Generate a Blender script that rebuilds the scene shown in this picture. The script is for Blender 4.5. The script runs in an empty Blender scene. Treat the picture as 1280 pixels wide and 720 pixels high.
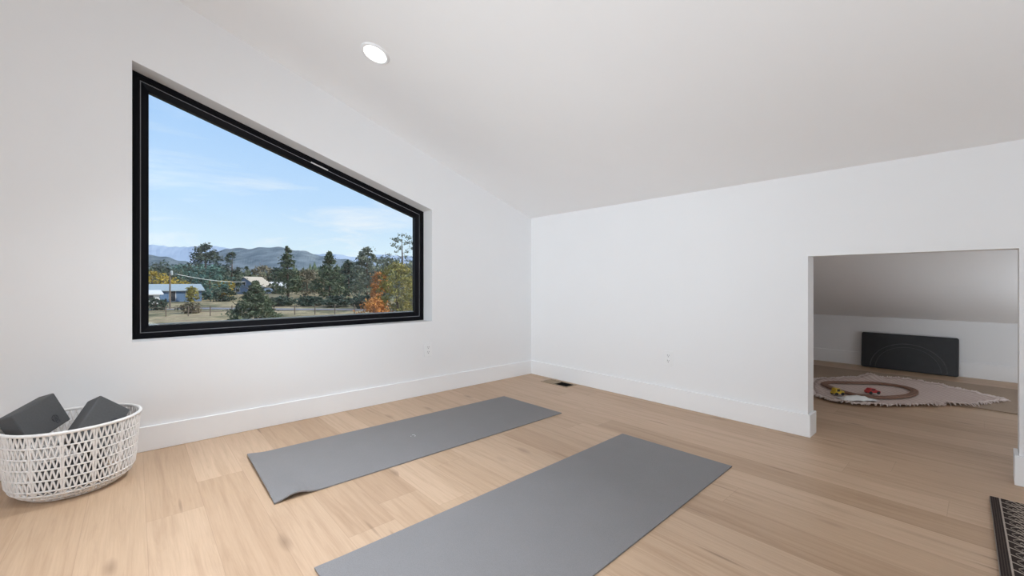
import bpy, math, random
from mathutils import Vector, Matrix, noise

sc = bpy.context.scene
COL = sc.collection
PI = math.pi

# ------------------------------------------------------------------ materials
def new_mat(name):
    m = bpy.data.materials.new(name); m.use_nodes = True
    nt = m.node_tree
    b = nt.nodes['Principled BSDF']
    return m, nt, b

class N:
    """small node helper"""
    def __init__(s, nt): s.nt = nt
    def node(s, t, **kw):
        n = s.nt.nodes.new(t)
        for k, v in kw.items(): setattr(n, k, v)
        return n
    def link(s, a, b): s.nt.links.new(a, b)
    def math(s, op, a, b=None, c=None):
        n = s.node('ShaderNodeMath', operation=op)
        for i, v in enumerate((a, b, c)):
            if v is None: continue
            if isinstance(v, (int, float)): n.inputs[i].default_value = v
            else: s.link(v, n.inputs[i])
        return n.outputs[0]
    def mix(s, f, a, b, blend='MIX'):
        n = s.node('ShaderNodeMix', data_type='RGBA', blend_type=blend)
        for i, v in ((0, f), (6, a), (7, b)):
            if isinstance(v, (int, float)): n.inputs[i].default_value = v
            elif isinstance(v, tuple): n.inputs[i].default_value = (*v[:3], 1)
            else: s.link(v, n.inputs[i])
        return n.outputs[2]
    def ramp(s, f, stops):
        n = s.node('ShaderNodeValToRGB')
        e = n.color_ramp.elements
        while len(e) < len(stops): e.new(0.5)
        for el, (p, c) in zip(e, stops):
            el.position = p; el.color = (*c, 1) if len(c) == 3 else c
        s.link(f, n.inputs[0])
        return n.outputs[0]
    def noise(s, vec, scale, detail=3, rough=0.55):
        n = s.node('ShaderNodeTexNoise')
        n.inputs['Scale'].default_value = scale
        n.inputs['Detail'].default_value = detail
        n.inputs['Roughness'].default_value = rough
        if vec is not None: s.link(vec, n.inputs['Vector'])
        return n
    def comb(s, x, y, z):
        n = s.node('ShaderNodeCombineXYZ')
        for i, v in enumerate((x, y, z)):
            if isinstance(v, (int, float)): n.inputs[i].default_value = v
            else: s.link(v, n.inputs[i])
        return n.outputs[0]
    def sep(s, v):
        n = s.node('ShaderNodeSeparateXYZ'); s.link(v, n.inputs[0]); return n.outputs

def plain(name, col, rough=0.6, var=0.08, scale=30.0, bump=0.0, bscale=None, metallic=0.0, spec=0.5):
    m, nt, b = new_mat(name); h = N(nt)
    tc = h.node('ShaderNodeTexCoord').outputs['Object']
    nz = h.noise(tc, scale, 4)
    lo = tuple(max(0, c * (1 - var)) for c in col); hi = tuple(min(1, c * (1 + var)) for c in col)
    h.link(h.mix(nz.outputs[0], lo, hi), b.inputs['Base Color'])
    b.inputs['Roughness'].default_value = rough
    b.inputs['Metallic'].default_value = metallic
    b.inputs['Specular IOR Level'].default_value = spec
    if bump:
        n2 = h.noise(tc, bscale or scale, 3)
        bn = h.node('ShaderNodeBump'); bn.inputs['Strength'].default_value = bump
        bn.inputs['Distance'].default_value = 0.002
        h.link(n2.outputs[0], bn.inputs['Height']); h.link(bn.outputs[0], b.inputs['Normal'])
    return m

def wood_floor():
    m, nt, b = new_mat('oak_planks'); h = N(nt)
    P = h.node('ShaderNodeNewGeometry').outputs['Position']
    x, y, z = h.sep(P)
    W, L = 0.186, 1.9
    u = h.math('DIVIDE', h.math('ADD', x, 2.604 - 0.035), W)
    pid = h.math('FLOOR', u); fu = h.math('SUBTRACT', u, pid)
    w1 = h.node('ShaderNodeTexWhiteNoise', noise_dimensions='1D'); h.link(pid, w1.inputs['W'])
    v = h.math('DIVIDE', h.math('ADD', y, h.math('MULTIPLY', w1.outputs['Value'], 7.3)), L)
    vid = h.math('FLOOR', v); fv = h.math('SUBTRACT', v, vid)
    w2 = h.node('ShaderNodeTexWhiteNoise', noise_dimensions='2D')
    h.link(h.comb(pid, vid, 0), w2.inputs['Vector'])
    rnd = w2.outputs['Value']
    # grain: stretched along Y, shifted per plank
    off = h.math('MULTIPLY', rnd, 37.0)
    gv = h.comb(h.math('ADD', h.math('MULTIPLY', x, 16.0), off), h.math('ADD', h.math('MULTIPLY', y, 0.9), off), off)
    g1 = h.noise(gv, 1.6, 6, 0.62)
    g1.inputs['Distortion'].default_value = 0.9
    gf = h.comb(h.math('MULTIPLY', x, 170.0), h.math('MULTIPLY', y, 5.0), off)
    g2 = h.noise(gf, 1.0, 3, 0.6)
    base = h.ramp(rnd, [(0.0, (0.475, 0.325, 0.212)), (0.3, (0.525, 0.368, 0.247)), (0.65, (0.55, 0.39, 0.266)), (1.0, (0.585, 0.42, 0.292))])
    gcol = h.ramp(g1.outputs[0], [(0.25, (0.80, 0.76, 0.72)), (0.5, (0.98, 0.97, 0.96)), (0.75, (1.06, 1.06, 1.07))])
    c = h.mix(1.0, base, gcol, 'MULTIPLY')
    fcol = h.ramp(g2.outputs[0], [(0.3, (0.93, 0.92, 0.91)), (0.7, (1.03, 1.03, 1.03))])
    c = h.mix(1.0, c, fcol, 'MULTIPLY')
    # knots: sparse dark streaks
    kv = h.comb(h.math('MULTIPLY', x, 9.0), h.math('MULTIPLY', y, 2.6), 3.3)
    vo = h.node('ShaderNodeTexVoronoi', feature='F1'); vo.inputs['Scale'].default_value = 0.8
    h.link(kv, vo.inputs['Vector'])
    kn = h.ramp(vo.outputs['Distance'], [(0.0, (1, 1, 1)), (0.075, (0.55, 0.55, 0.55)), (0.17, (0, 0, 0))])
    ks = h.math('GREATER_THAN', h.sep(vo.outputs['Color'])[0], 0.5)
    c = h.mix(h.math('MULTIPLY', h.math('MULTIPLY', kn, ks), 0.6), c, (0.16, 0.09, 0.05))
    kv2 = h.comb(h.math('MULTIPLY', x, 26.0), h.math('MULTIPLY', y, 2.0), 1.7)
    vo2 = h.node('ShaderNodeTexVoronoi', feature='F1'); vo2.inputs['Scale'].default_value = 0.62
    h.link(kv2, vo2.inputs['Vector'])
    kn2 = h.ramp(vo2.outputs['Distance'], [(0.0, (1, 1, 1)), (0.06, (0.6, 0.6, 0.6)), (0.13, (0, 0, 0))])
    ks2 = h.math('GREATER_THAN', h.sep(vo2.outputs['Color'])[1], 0.72)
    c = h.mix(h.math('MULTIPLY', h.math('MULTIPLY', kn2, ks2), 0.7), c, (0.12, 0.065, 0.035))
    # seams
    su = h.math('MINIMUM', fu, h.math('SUBTRACT', 1.0, fu))
    sv = h.math('MINIMUM', fv, h.math('SUBTRACT', 1.0, fv))
    seam = h.math('MAXIMUM', h.math('LESS_THAN', su, 0.006), h.math('LESS_THAN', sv, 0.0006))
    c = h.mix(h.math('MULTIPLY', seam, 0.25), c, (0.2, 0.12, 0.07))
    h.link(c, b.inputs['Base Color'])
    b.inputs['Roughness'].default_value = 0.42
    b.inputs['Specular IOR Level'].default_value = 0.35
    bn = h.node('ShaderNodeBump'); bn.inputs['Strength'].default_value = 0.12; bn.inputs['Distance'].default_value = 0.002
    h.link(h.math('SUBTRACT', g2.outputs[0], seam), bn.inputs['Height']); h.link(bn.outputs[0], b.inputs['Normal'])
    return m

def glass_mat():
    m = bpy.data.materials.new('clear_glass'); m.use_nodes = True
    nt = m.node_tree; nt.nodes.clear(); h = N(nt)
    out = h.node('ShaderNodeOutputMaterial')
    t = h.node('ShaderNodeBsdfTransparent'); t.inputs[0].default_value = (0.97, 0.985, 0.98, 1)
    g = h.node('ShaderNodeBsdfGlossy'); g.inputs['Roughness'].default_value = 0.0
    fr = h.node('ShaderNodeFresnel'); fr.inputs[0].default_value = 1.45
    mx = h.node('ShaderNodeMixShader')
    h.link(fr.outputs[0], mx.inputs[0]); h.link(t.outputs[0], mx.inputs[1]); h.link(g.outputs[0], mx.inputs[2])
    h.link(mx.outputs[0], out.inputs[0])
    return m

def emit_mat(name, col, s):
    m, nt, b = new_mat(name)
    b.inputs['Base Color'].default_value = (0.8, 0.8, 0.8, 1)
    b.inputs['Emission Color'].default_value = (*col, 1)
    b.inputs['Emission Strength'].default_value = s
    return m

def mat_foam(name, col, var):
    m, nt, b = new_mat(name); h = N(nt)
    tc = h.node('ShaderNodeTexCoord').outputs['Object']
    vo = h.node('ShaderNodeTexVoronoi'); vo.inputs['Scale'].default_value = 260
    h.link(tc, vo.inputs['Vector'])
    nz = h.noise(tc, 6, 3)
    c = h.mix(nz.outputs[0], tuple(k * (1 - var) for k in col), tuple(k * (1 + var) for k in col))
    cc = h.ramp(vo.outputs['Distance'], [(0.0, (0.9, 0.9, 0.9)), (0.6, (1.05, 1.05, 1.05))])
    h.link(h.mix(1.0, c, cc, 'MULTIPLY'), b.inputs['Base Color'])
    b.inputs['Roughness'].default_value = 0.62
    b.inputs['Specular IOR Level'].default_value = 0.3
    bn = h.node('ShaderNodeBump'); bn.inputs['Strength'].default_value = 0.35; bn.inputs['Distance'].default_value = 0.0012
    h.link(vo.outputs['Distance'], bn.inputs['Height']); h.link(bn.outputs[0], b.inputs['Normal'])
    return m

def foliage(name, a, bcol, ccol):
    m, nt, b = new_mat(name); h = N(nt)
    tc = h.node('ShaderNodeTexCoord').outputs['Object']
    nz = h.noise(tc, 0.9, 4, 0.7)
    h.link(h.ramp(nz.outputs[0], [(0.3, a), (0.5, bcol), (0.7, ccol)]), b.inputs['Base Color'])
    b.inputs['Roughness'].default_value = 0.8
    b.inputs['Specular IOR Level'].default_value = 0.1
    return m

def ground_mat():
    m, nt, b = new_mat('dry_meadow'); h = N(nt)
    P = h.node('ShaderNodeNewGeometry').outputs['Position']
    n1 = h.noise(P, 0.16, 6, 0.7); n2 = h.noise(P, 1.3, 4, 0.7)
    c = h.ramp(n1.outputs[0], [(0.34, (0.11, 0.115, 0.07)), (0.44, (0.24, 0.215, 0.125)), (0.54, (0.46, 0.37, 0.23)), (0.66, (0.36, 0.27, 0.18))])
    c2 = h.ramp(n2.outputs[0], [(0.3, (0.6, 0.62, 0.6)), (0.7, (1.25, 1.2, 1.15))])
    h.link(h.mix(1.0, c, c2, 'MULTIPLY'), b.inputs['Base Color'])
    b.inputs['Roughness'].default_value = 0.95
    b.inputs['Specular IOR Level'].default_value = 0.05
    return m

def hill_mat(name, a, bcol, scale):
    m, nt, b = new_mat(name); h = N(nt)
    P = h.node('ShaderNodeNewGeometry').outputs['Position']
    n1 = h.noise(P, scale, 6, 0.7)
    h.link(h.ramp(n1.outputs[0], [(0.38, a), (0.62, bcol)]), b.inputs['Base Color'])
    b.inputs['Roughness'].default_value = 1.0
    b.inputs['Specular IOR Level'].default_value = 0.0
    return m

def rug_mat():
    m, nt, b = new_mat('woven_rug_pattern'); h = N(nt)
    tc = h.node('ShaderNodeTexCoord').outputs['Object']
    x, y, z = h.sep(tc)         # object space: x along the long edge, y = distance from left edge (negative)
    d = h.math('MULTIPLY', y, -1.0)
    e = h.math('MULTIPLY', x, -1.0)
    # chevron rows
    zx = h.math('PINGPONG', d, 0.032)
    row = h.math('LESS_THAN', h.math('FRACT', h.math('DIVIDE', h.math('ADD', e, h.math('MULTIPLY', zx, 0.5)), 0.056)), 0.12)
    fine = h.math('LESS_THAN', h.math('FRACT', h.math('DIVIDE', h.math('SUBTRACT', e, h.math('MULTIPLY', zx, 1.3)), 0.028)), 0.26)
    fine = h.math('MULTIPLY', fine, h.math('GREATER_THAN', d, 0.060))
    cross = h.math('LESS_THAN', h.math('FRACT', h.math('DIVIDE', h.math('ADD', d, h.math('MULTIPLY', h.math('PINGPONG', e, 0.028), 0.9)), 0.032)), 0.17)
    cross = h.math('MULTIPLY', cross, h.math('GREATER_THAN', d, 0.044))
    pat = h.math('MAXIMUM', h.math('MAXIMUM', row, fine), h.math('MULTIPLY', cross, 0.6))
    pat = h.math('MULTIPLY', pat, h.math('GREATER_THAN', d, 0.032))
    line = h.math('MULTIPLY', h.math('GREATER_THAN', d, 0.027), h.math('LESS_THAN', d, 0.032))
    edge = h.math('LESS_THAN', d, 0.002)
    stripe = h.math('MULTIPLY', h.math('LESS_THAN', h.math('FRACT', h.math('DIVIDE', d, 0.0065)), 0.4), h.math('LESS_THAN', d, 0.027))
    nz = h.noise(tc, 220, 2)
    dark = h.mix(nz.outputs[0], (0.018, 0.013, 0.011), (0.06, 0.045, 0.04))
    c = h.mix(h.math('MULTIPLY', stripe, 0.35), dark, (0.13, 0.10, 0.09))
    light = h.mix(nz.outputs[0], (0.30, 0.25, 0.21), (0.52, 0.45, 0.39))
    c = h.mix(h.math('MAXIMUM', h.math('MAXIMUM', pat, line), h.math('MULTIPLY', edge, 0.5)), c, light)
    h.link(c, b.inputs['Base Color'])
    b.inputs['Roughness'].default_value = 0.95
    b.inputs['Specular IOR Level'].default_value = 0.1
    bn = h.node('ShaderNodeBump'); bn.inputs['Strength'].default_value = 0.5; bn.inputs['Distance'].default_value = 0.002
    h.link(nz.outputs[0], bn.inputs['Height']); h.link(bn.outputs[0], b.inputs['Normal'])
    return m

def blanket_mat():
    m, nt, b = new_mat('pink_woven_blanket'); h = N(nt)
    tc = h.node('ShaderNodeTexCoord').outputs['Object']
    x, y, z = h.sep(tc)
    r = h.math('ADD', h.math('MULTIPLY', x, 0.72), h.math('MULTIPLY', y, -0.69))
    st = h.math('LESS_THAN', h.math('FRACT', h.math('DIVIDE', r, 0.045)), 0.45)
    nz = h.noise(tc, 60, 3)
    c = h.mix(nz.outputs[0], (0.46, 0.35, 0.31), (0.60, 0.47, 0.42))
    c = h.mix(h.math('MULTIPLY', st, 0.45), c, (0.74, 0.65, 0.61))
    h.link(c, b.inputs['Base Color'])
    b.inputs['Roughness'].default_value = 0.95
    return m

M = {
 'wall': plain('white_wall_paint', (0.83, 0.83, 0.835), 0.75, 0.01, 4, 0.05, 300, spec=0.25),
 'ceil': plain('white_ceiling_paint', (0.90, 0.90, 0.905), 0.8, 0.01, 4, 0.05, 260, spec=0.2),
 'trim': plain('white_trim_paint', (0.86, 0.86, 0.865), 0.45, 0.01, 4),
 'floor': wood_floor(),
 'black': plain('black_window_metal', (0.004, 0.004, 0.006), 0.5, 0.2, 40, spec=0.12),
 'greyline': plain('grey_frame_line', (0.30, 0.30, 0.32), 0.5, 0.1, 40),
 'bead': plain('pale_bead', (0.75, 0.75, 0.75), 0.5, 0.05, 30),
 'glass': glass_mat(),
 'yoga': mat_foam('grey_yoga_foam', (0.212, 0.204, 0.207), 0.05),
 'mark': plain('pale_print', (0.6, 0.6, 0.62), 0.6, 0.05, 60),
 'block': plain('charcoal_foam', (0.078, 0.078, 0.080), 0.75, 0.18, 120, 0.15, 400),
 'blocklogo': plain('dark_print', (0.035, 0.035, 0.045), 0.6, 0.1, 60),
 'cord': plain('white_cord', (0.78, 0.755, 0.735), 0.85, 0.08, 90, 0.5, 350),
 'plastic': plain('white_plastic', (0.84, 0.84, 0.84), 0.35, 0.01, 20),
 'slot': plain('dark_slot', (0.03, 0.03, 0.03), 0.6, 0.1, 40),
 'lamp': emit_mat('lit_lens', (1.0, 0.98, 0.95), 4.0),
 'register': plain('tan_register_metal', (0.36, 0.27, 0.18), 0.5, 0.1, 60),
 'duct': plain('dark_vent_shade', (0.02, 0.02, 0.02), 0.8, 0.1, 20),
 'rug': rug_mat(),
 'blanket': blanket_mat(),
 'fringe': plain('pale_fringe', (0.68, 0.58, 0.54), 0.95, 0.1, 60),
 'tanrug': plain('tan_flatweave', (0.36, 0.27, 0.20), 0.95, 0.15, 70, 0.4, 200),
 'panel': plain('black_moulded_panel', (0.016, 0.016, 0.018), 0.5, 0.5, 14, 0.2, 60),
 'panelline': plain('grey_arch_line', (0.085, 0.085, 0.09), 0.6, 0.4, 30),  # arch lines, lighter grey than the board
 'track': plain('wooden_track', (0.22, 0.115, 0.075), 0.6, 0.15, 40),
 'red': plain('red_toy_paint', (0.42, 0.03, 0.03), 0.35, 0.08, 30),
 'yellow': plain('yellow_toy_paint', (0.62, 0.42, 0.03), 0.4, 0.08, 30),
 'tyre': plain('black_toy_rubber', (0.015, 0.015, 0.015), 0.7, 0.1, 30),
 'paper': plain('white_paper', (0.80, 0.80, 0.78), 0.8, 0.04, 20),
 'ground': ground_mat(),
 'asphalt': plain('grey_gravel_road', (0.24, 0.23, 0.23), 0.95, 0.2, 2),
 'hillfar': hill_mat('hazed_far_ridge', (0.36, 0.43, 0.53), (0.42, 0.49, 0.58), 0.002),  # distance haze put into the base colour of the far ridge
 'hillmid': hill_mat('hazed_forest', (0.13, 0.165, 0.185), (0.23, 0.265, 0.285), 0.035),  # bluish haze painted into the forest colour, no haze volume
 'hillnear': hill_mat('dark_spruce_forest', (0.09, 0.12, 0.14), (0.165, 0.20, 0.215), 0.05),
 'pine': foliage('pine_needles', (0.038, 0.061, 0.038), (0.096, 0.131, 0.079), (0.228, 0.245, 0.149)),
 'darkpine': foliage('dark_pine_needles', (0.021, 0.038, 0.032), (0.061, 0.091, 0.070), (0.149, 0.175, 0.123)),
 'teal': foliage('blue_green_needles', (0.035, 0.088, 0.079), (0.088, 0.175, 0.149), (0.175, 0.280, 0.228)),
 'greygreen': foliage('grey_green_leaves', (0.088, 0.108, 0.079), (0.193, 0.219, 0.158), (0.350, 0.359, 0.263)),
 'brownleaf': foliage('brown_green_leaves', (0.088, 0.088, 0.061), (0.210, 0.184, 0.123), (0.350, 0.289, 0.193)),
 'yellowleaf': foliage('yellow_leaves', (0.20, 0.15, 0.03), (0.45, 0.33, 0.05), (0.65, 0.50, 0.12)),
 'yellowgreen': foliage('yellow_green_leaves', (0.11, 0.12, 0.04), (0.30, 0.27, 0.08), (0.50, 0.40, 0.10)),
 'orange': foliage('orange_leaves', (0.25, 0.09, 0.03), (0.55, 0.22, 0.06), (0.70, 0.38, 0.10)),
 'bark': plain('brown_bark', (0.11, 0.075, 0.055), 0.9, 0.3, 3),
 'bluewall': plain('blue_siding', (0.11, 0.19, 0.32), 0.7, 0.08, 2),
 'bluegrey': plain('grey_blue_siding', (0.15, 0.22, 0.34), 0.7, 0.08, 2),
 'roofgrey': plain('pale_blue_grey_roof', (0.33, 0.39, 0.42), 0.7, 0.1, 1),
 'rooftan': plain('tan_shingle_roof', (0.50, 0.43, 0.34), 0.8, 0.12, 1),
 'whitewall': plain('white_siding', (0.70, 0.70, 0.72), 0.7, 0.05, 2),
 'darkglass': plain('dark_window_glass', (0.03, 0.035, 0.045), 0.15, 0.1, 2),
 'post': plain('weathered_wood', (0.17, 0.13, 0.10), 0.9, 0.2, 5),
 'lampgrey': plain('grey_lamp_metal', (0.40, 0.43, 0.44), 0.6, 0.03, 5),
 'wire': plain('pale_wire', (0.75, 0.76, 0.74), 0.6, 0.03, 5),
}

# ------------------------------------------------------------------ mesh helpers
class MB:
    def __init__(s): s.v = []; s.f = []
    def add(s, vs, fs):
        o = len(s.v); s.v += [Vector(p) for p in vs]; s.f += [tuple(i + o for i in f) for f in fs]; return s
    def box(s, a, b, mat=None):
        x0, y0, z0 = a; x1, y1, z1 = b
        vs = [(x0,y0,z0),(x1,y0,z0),(x1,y1,z0),(x0,y1,z0),(x0,y0,z1),(x1,y0,z1),(x1,y1,z1),(x0,y1,z1)]
        if mat is not None: vs = [mat @ Vector(p) for p in vs]
        return s.add(vs, [(0,3,2,1),(4,5,6,7),(0,1,5,4),(1,2,6,5),(2,3,7,6),(3,0,4,7)])
    def prism(s, pts, vec):
        n = len(pts); vec = Vector(vec); a = [Vector(p) for p in pts]
        vs = a + [p + vec for p in a]
        fs = [tuple(range(n - 1, -1, -1)), tuple(range(n, 2 * n))] + [(i, (i + 1) % n, n + (i + 1) % n, n + i) for i in range(n)]
        return s.add(vs, fs)
    def ring(s, outer, inner, vec):
        n = len(outer); vec = Vector(vec)
        a = [Vector(p) for p in outer]; b = [Vector(p) for p in inner]
        vs = a + b + [p + vec for p in a] + [p + vec for p in b]
        fs = []
        for i in range(n):
            j = (i + 1) % n
            fs += [(i, j, n + j, n + i), (2*n + j, 2*n + i, 3*n + i, 3*n + j),
                   (j, i, 2*n + i, 2*n + j), (n + i, n + j, 3*n + j, 3*n + i)]
        return s.add(vs, fs)
    def tube(s, pts, r, sides=6, closed=False, caps=True):
        pts = [Vector(p) for p in pts]; n = len(pts)
        rr = r if isinstance(r, (list, tuple)) else [r] * n
        vs, up = [], None
        for i, p in enumerate(pts):
            if closed: t = pts[(i + 1) % n] - pts[i - 1]
            else: t = pts[min(i + 1, n - 1)] - pts[max(i - 1, 0)]
            if t.length < 1e-9: t = Vector((0, 0, 1))
            t.normalize()
            if up is None:
                up = Vector((0, 0, 1)) if abs(t.z) < 0.9 else Vector((1, 0, 0))
            a = t.cross(up)
            if a.length < 1e-6: a = t.cross(Vector((0.3, 1, 0.2)))
            a.normalize(); bb = a.cross(t).normalized(); up = bb
            for k in range(sides):
                th = 2 * PI * k / sides
                vs.append(p + (a * math.cos(th) + bb * math.sin(th)) * rr[i])
        fs = []
        m = n if closed else n - 1
        for i in range(m):
            j = (i + 1) % n
            for k in range(sides):
                k2 = (k + 1) % sides
                fs.append((i*sides + k, i*sides + k2, j*sides + k2, j*sides + k))
        if not closed and caps:
            fs += [tuple(range(sides - 1, -1, -1)), tuple((n - 1)*sides + k for k in range(sides))]
        return s.add(vs, fs)
    def lathe(s, prof, segs=32, c=(0, 0, 0), mat=None):
        vs, fs = [], []
        for r, z in prof:
            for k in range(segs):
                th = 2 * PI * k / segs
                p = Vector((c[0] + r * math.cos(th), c[1] + r * math.sin(th), c[2] + z))
                vs.append(mat @ p if mat else p)
        for i in range(len(prof) - 1):
            for k in range(segs):
                k2 = (k + 1) % segs
                fs.append((i*segs + k, i*segs + k2, (i+1)*segs + k2, (i+1)*segs + k))
        return s.add(vs, fs)
    def build(s, name, mat, parent=None, bevel=0, segs=2, smooth=False, loc=None, sub=0):
        me = bpy.data.meshes.new(name)
        org = Vector(loc) if loc is not None else Vector((0, 0, 0))
        me.from_pydata([tuple(p - org) for p in s.v], [], s.f); me.validate(); me.update()
        me.materials.append(mat)
        if smooth:
            for p in me.polygons: p.use_smooth = True
        o = bpy.data.objects.new(name, me); COL.objects.link(o)
        o.location = org
        if parent is not None:
            o.parent = parent
        if bevel:
            b = o.modifiers.new('bevel', 'BEVEL'); b.width = bevel; b.segments = segs; b.limit_method = 'ANGLE'
            b.angle_limit = math.radians(40)
        if sub:
            q = o.modifiers.new('subsurf', 'SUBSURF'); q.levels = sub; q.render_levels = sub
        return o

def tag(o, label, cat, group=None, kind=None):
    o['label'] = label; o['category'] = cat
    if group: o['group'] = group
    if kind: o['kind'] = kind
    return o
def thing(name, label, cat, loc=(0, 0, 0), rotz=0.0, group=None):
    o = bpy.data.objects.new(name, None); COL.objects.link(o)
    o.empty_display_size = 0.05
    o.location = loc; o.rotation_euler = (0, 0, rotz)
    return tag(o, label, cat, group)
def structure(o):
    o['kind'] = 'structure'; return o
def copy_tree(o, parent=None):
    c = o.copy(); COL.objects.link(c)
    if parent is not None: c.parent = parent
    for ch in list(o.children): copy_tree(ch, c)
    return c

# ------------------------------------------------------------------ the room
WX, WY = 3.082, 3.144            # faces of the knee wall and the window wall
XL, YR = -2.6, -3.2              # left and rear walls, behind the camera
AX, AY0, AY1 = 6.193, -1.7, 2.3  # little attic room behind the knee wall
ct = lambda x: 1.614 + 0.34 * (WX - x)     # sloped ceiling height

# floor, with a slot cut out for the floor register
vx0, vx1, vy0, vy1 = 2.905, 3.027, 2.512, 2.812
fl = MB()
xs = [XL - .1, vx0, vx1, AX + .1]; ys = [YR - .1, vy0, vy1, WY + .1]
for i in range(3):
    for j in range(3):
        if i == 1 and j == 1: continue
        fl.add([(xs[i], ys[j], 0), (xs[i+1], ys[j], 0), (xs[i+1], ys[j+1], 0), (xs[i], ys[j+1], 0)], [(0, 1, 2, 3)])
fl.add([(XL-.1, YR-.1, -.25), (AX+.1, YR-.1, -.25), (AX+.1, WY+.1, -.25), (XL-.1, WY+.1, -.25)], [(3, 2, 1, 0)])
structure(fl.build('floor', M['floor']))

# window wall, pentagonal opening with deep plaster reveals
WIN = [(-0.0095, 0.616), (1.895, 0.616), (1.895, 1.566), (-0.0095, 2.178)]
x0, x1 = XL - .1, WX + .2
outer = [(x0, WY, -.1), (x1, WY, -.1), (x1, WY, ct(x1) + .05), (x0, WY, ct(x0) + .05)]
inner = [(x, WY, z) for x, z in WIN]
structure(MB().ring(outer, inner, (0, .205, 0)).build('wall_back', M['wall']))

# knee wall with the low opening
oy0, oy1, oz = -0.110, 0.720, 1.108
pts = [(WX, YR - .1, 0), (WX, oy0, 0), (WX, oy0, oz), (WX, oy1, oz), (WX, oy1, 0), (WX, WY + .05, 0),
       (WX, WY + .05, ct(WX) + .03), (WX, YR - .1, ct(WX) + .03)]
structure(MB().prism(pts, (.124, 0, 0)).build('wall_right', M['wall']))

# ceiling slab over the room and the attic
x0, x1 = XL - .1, AX + .3
cm = MB().prism([(x0, YR - .2, ct(x0)), (x1, YR - .2, ct(x1)), (x1, YR - .2, ct(x1) + .2), (x0, YR - .2, ct(x0) + .2)], (0, WY + .2 - YR + .2, 0))
structure(cm.build('ceiling', M['ceil']))

structure(MB().box((XL - .12, YR - .1, 0), (XL, WY + .1, ct(XL) + .05)).build('wall_left', M['wall']))
# rear wall with an added window behind the camera, unseen, to let light in
RW = [(-2.3, 0.9), (-0.5, 0.9), (-0.5, 2.3), (-2.3, 2.3)]
ox0, ox1 = XL - .1, AX + .1
outer = [(ox0, YR, -.1), (ox1, YR, -.1), (ox1, YR, 0.55), (ox0, YR, ct(ox0))]
structure(MB().ring(outer, [(x, YR, z) for x, z in RW], (0, -.2, 0)).build('wall_rear', M['wall']))
structure(MB().box((AX, AY0 - .1, 0), (AX + .1, AY1 + .1, .75)).build('wall_attic', M['wall']))
for yy, nm in ((AY0, 'wall_attic_near'), (AY1, 'wall_attic_far')):
    dy = -.1 if yy < 0 else .1
    structure(MB().prism([(WX + .124, yy, 0), (AX + .05, yy, 0), (AX + .05, yy, ct(AX + .05) + .03), (WX + .124, yy, ct(WX + .124) + .03)], (0, dy, 0)).build(nm, M['wall']))

# baseboards (flat, eased top edge)
BH, BT = 0.138, 0.015
def baseboard(name, segs_):
    b = MB()
    for a, c in segs_: b.box(a, c)
    return structure(b.build(name, M['trim'], bevel=0.003))
baseboard('baseboard_back', [((XL, WY - BT, 0), (WX, WY, BH))])
baseboard('baseboard_right', [((WX - BT, oy1 - BT, 0), (WX, WY - BT, BH)), ((WX, oy1 - BT, 0), (WX + .128, oy1, BH))])
baseboard('baseboard_knee', [((WX - BT, YR, 0), (WX, oy0 + BT, BH)), ((WX, oy0, 0), (WX + .128, oy0 + BT, BH))])
baseboard('baseboard_attic', [((AX - BT, AY0, 0), (AX, AY1, .15))])

# ------------------------------------------------------------------ window_1
def inset(poly, d):
    n = len(poly); out = []
    ds = d if isinstance(d, (list, tuple)) else [d] * n
    L = []
    for i in range(n):
        p = Vector(poly[i]); q = Vector(poly[(i + 1) % n]); t = (q - p).normalized()
        nn = Vector((-t.y, t.x)); L.append((p + nn * ds[i], t))
    for i in range(n):
        p, t = L[i - 1]; q, u = L[i]
        den = t.x * u.y - t.y * u.x
        k = ((q.x - p.x) * u.y - (q.y - p.y) * u.x) / den
        out.append(p + t * k)
    return out
def Y(poly, y): return [(p[0], y, p[1]) for p in poly]
w1 = bpy.data.objects.new('window_1', None); COL.objects.link(w1); structure(w1)
p0 = WIN; p1 = inset(WIN, .034); p1b = inset(WIN, .038); p2 = inset(WIN, .073); p0b = inset(WIN, .012)
FY = 3.283
fr = MB().ring(Y(p0, FY), Y(p1, FY), (0, .06, 0)); fr.ring(Y(p0b, FY - .006), Y(inset(WIN, .026), FY - .006), (0, .01, 0))
fr.build('window_frame', M['black'], w1, bevel=.002)
MB().ring(Y(p1, FY + .012), Y(p1b, FY + .012), (0, .03, 0)).build('window_line', M['greyline'], w1)  # thin grey ring between frame and sash
sa = MB().ring(Y(p1b, FY + .010), Y(p2, FY + .022), (0, .045, 0))
sa.build('window_sash', M['black'], w1, bevel=.002)
pg = inset(WIN, .064)
MB().prism(Y(pg, FY + .040), (0, .006, 0)).build('window_pane', M['glass'], w1)
bx0, bx1, bz = p2[0][0], p2[1][0], p2[0][1]
MB().box((bx0 - .005, FY + .05, bz - .02), (bx1 + .005, FY + .075, bz + .007)).build('glazing_bead', M['bead'], w1)
# small white ventilation label on the sloped frame member
tdir = Vector((p0[2][0] - p0[3][0], 0, p0[2][1] - p0[3][1])).normalized()
nrm = Vector((-tdir.z, 0, tdir.x)) * -1
a = Vector((p0[3][0], FY, p0[3][1])) + tdir * 1.02 + Vector((0, 0, -.038))
lb = MB()
lb.prism([a, a + tdir * .125, a + tdir * .125 + Vector((0, 0, -.007)), a + Vector((0, 0, -.007))], (0, -.012, 0))
o = lb.build('latch_strip', M['bead'], w1); o['label'] = 'small pale strip on the sloped frame'

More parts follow.
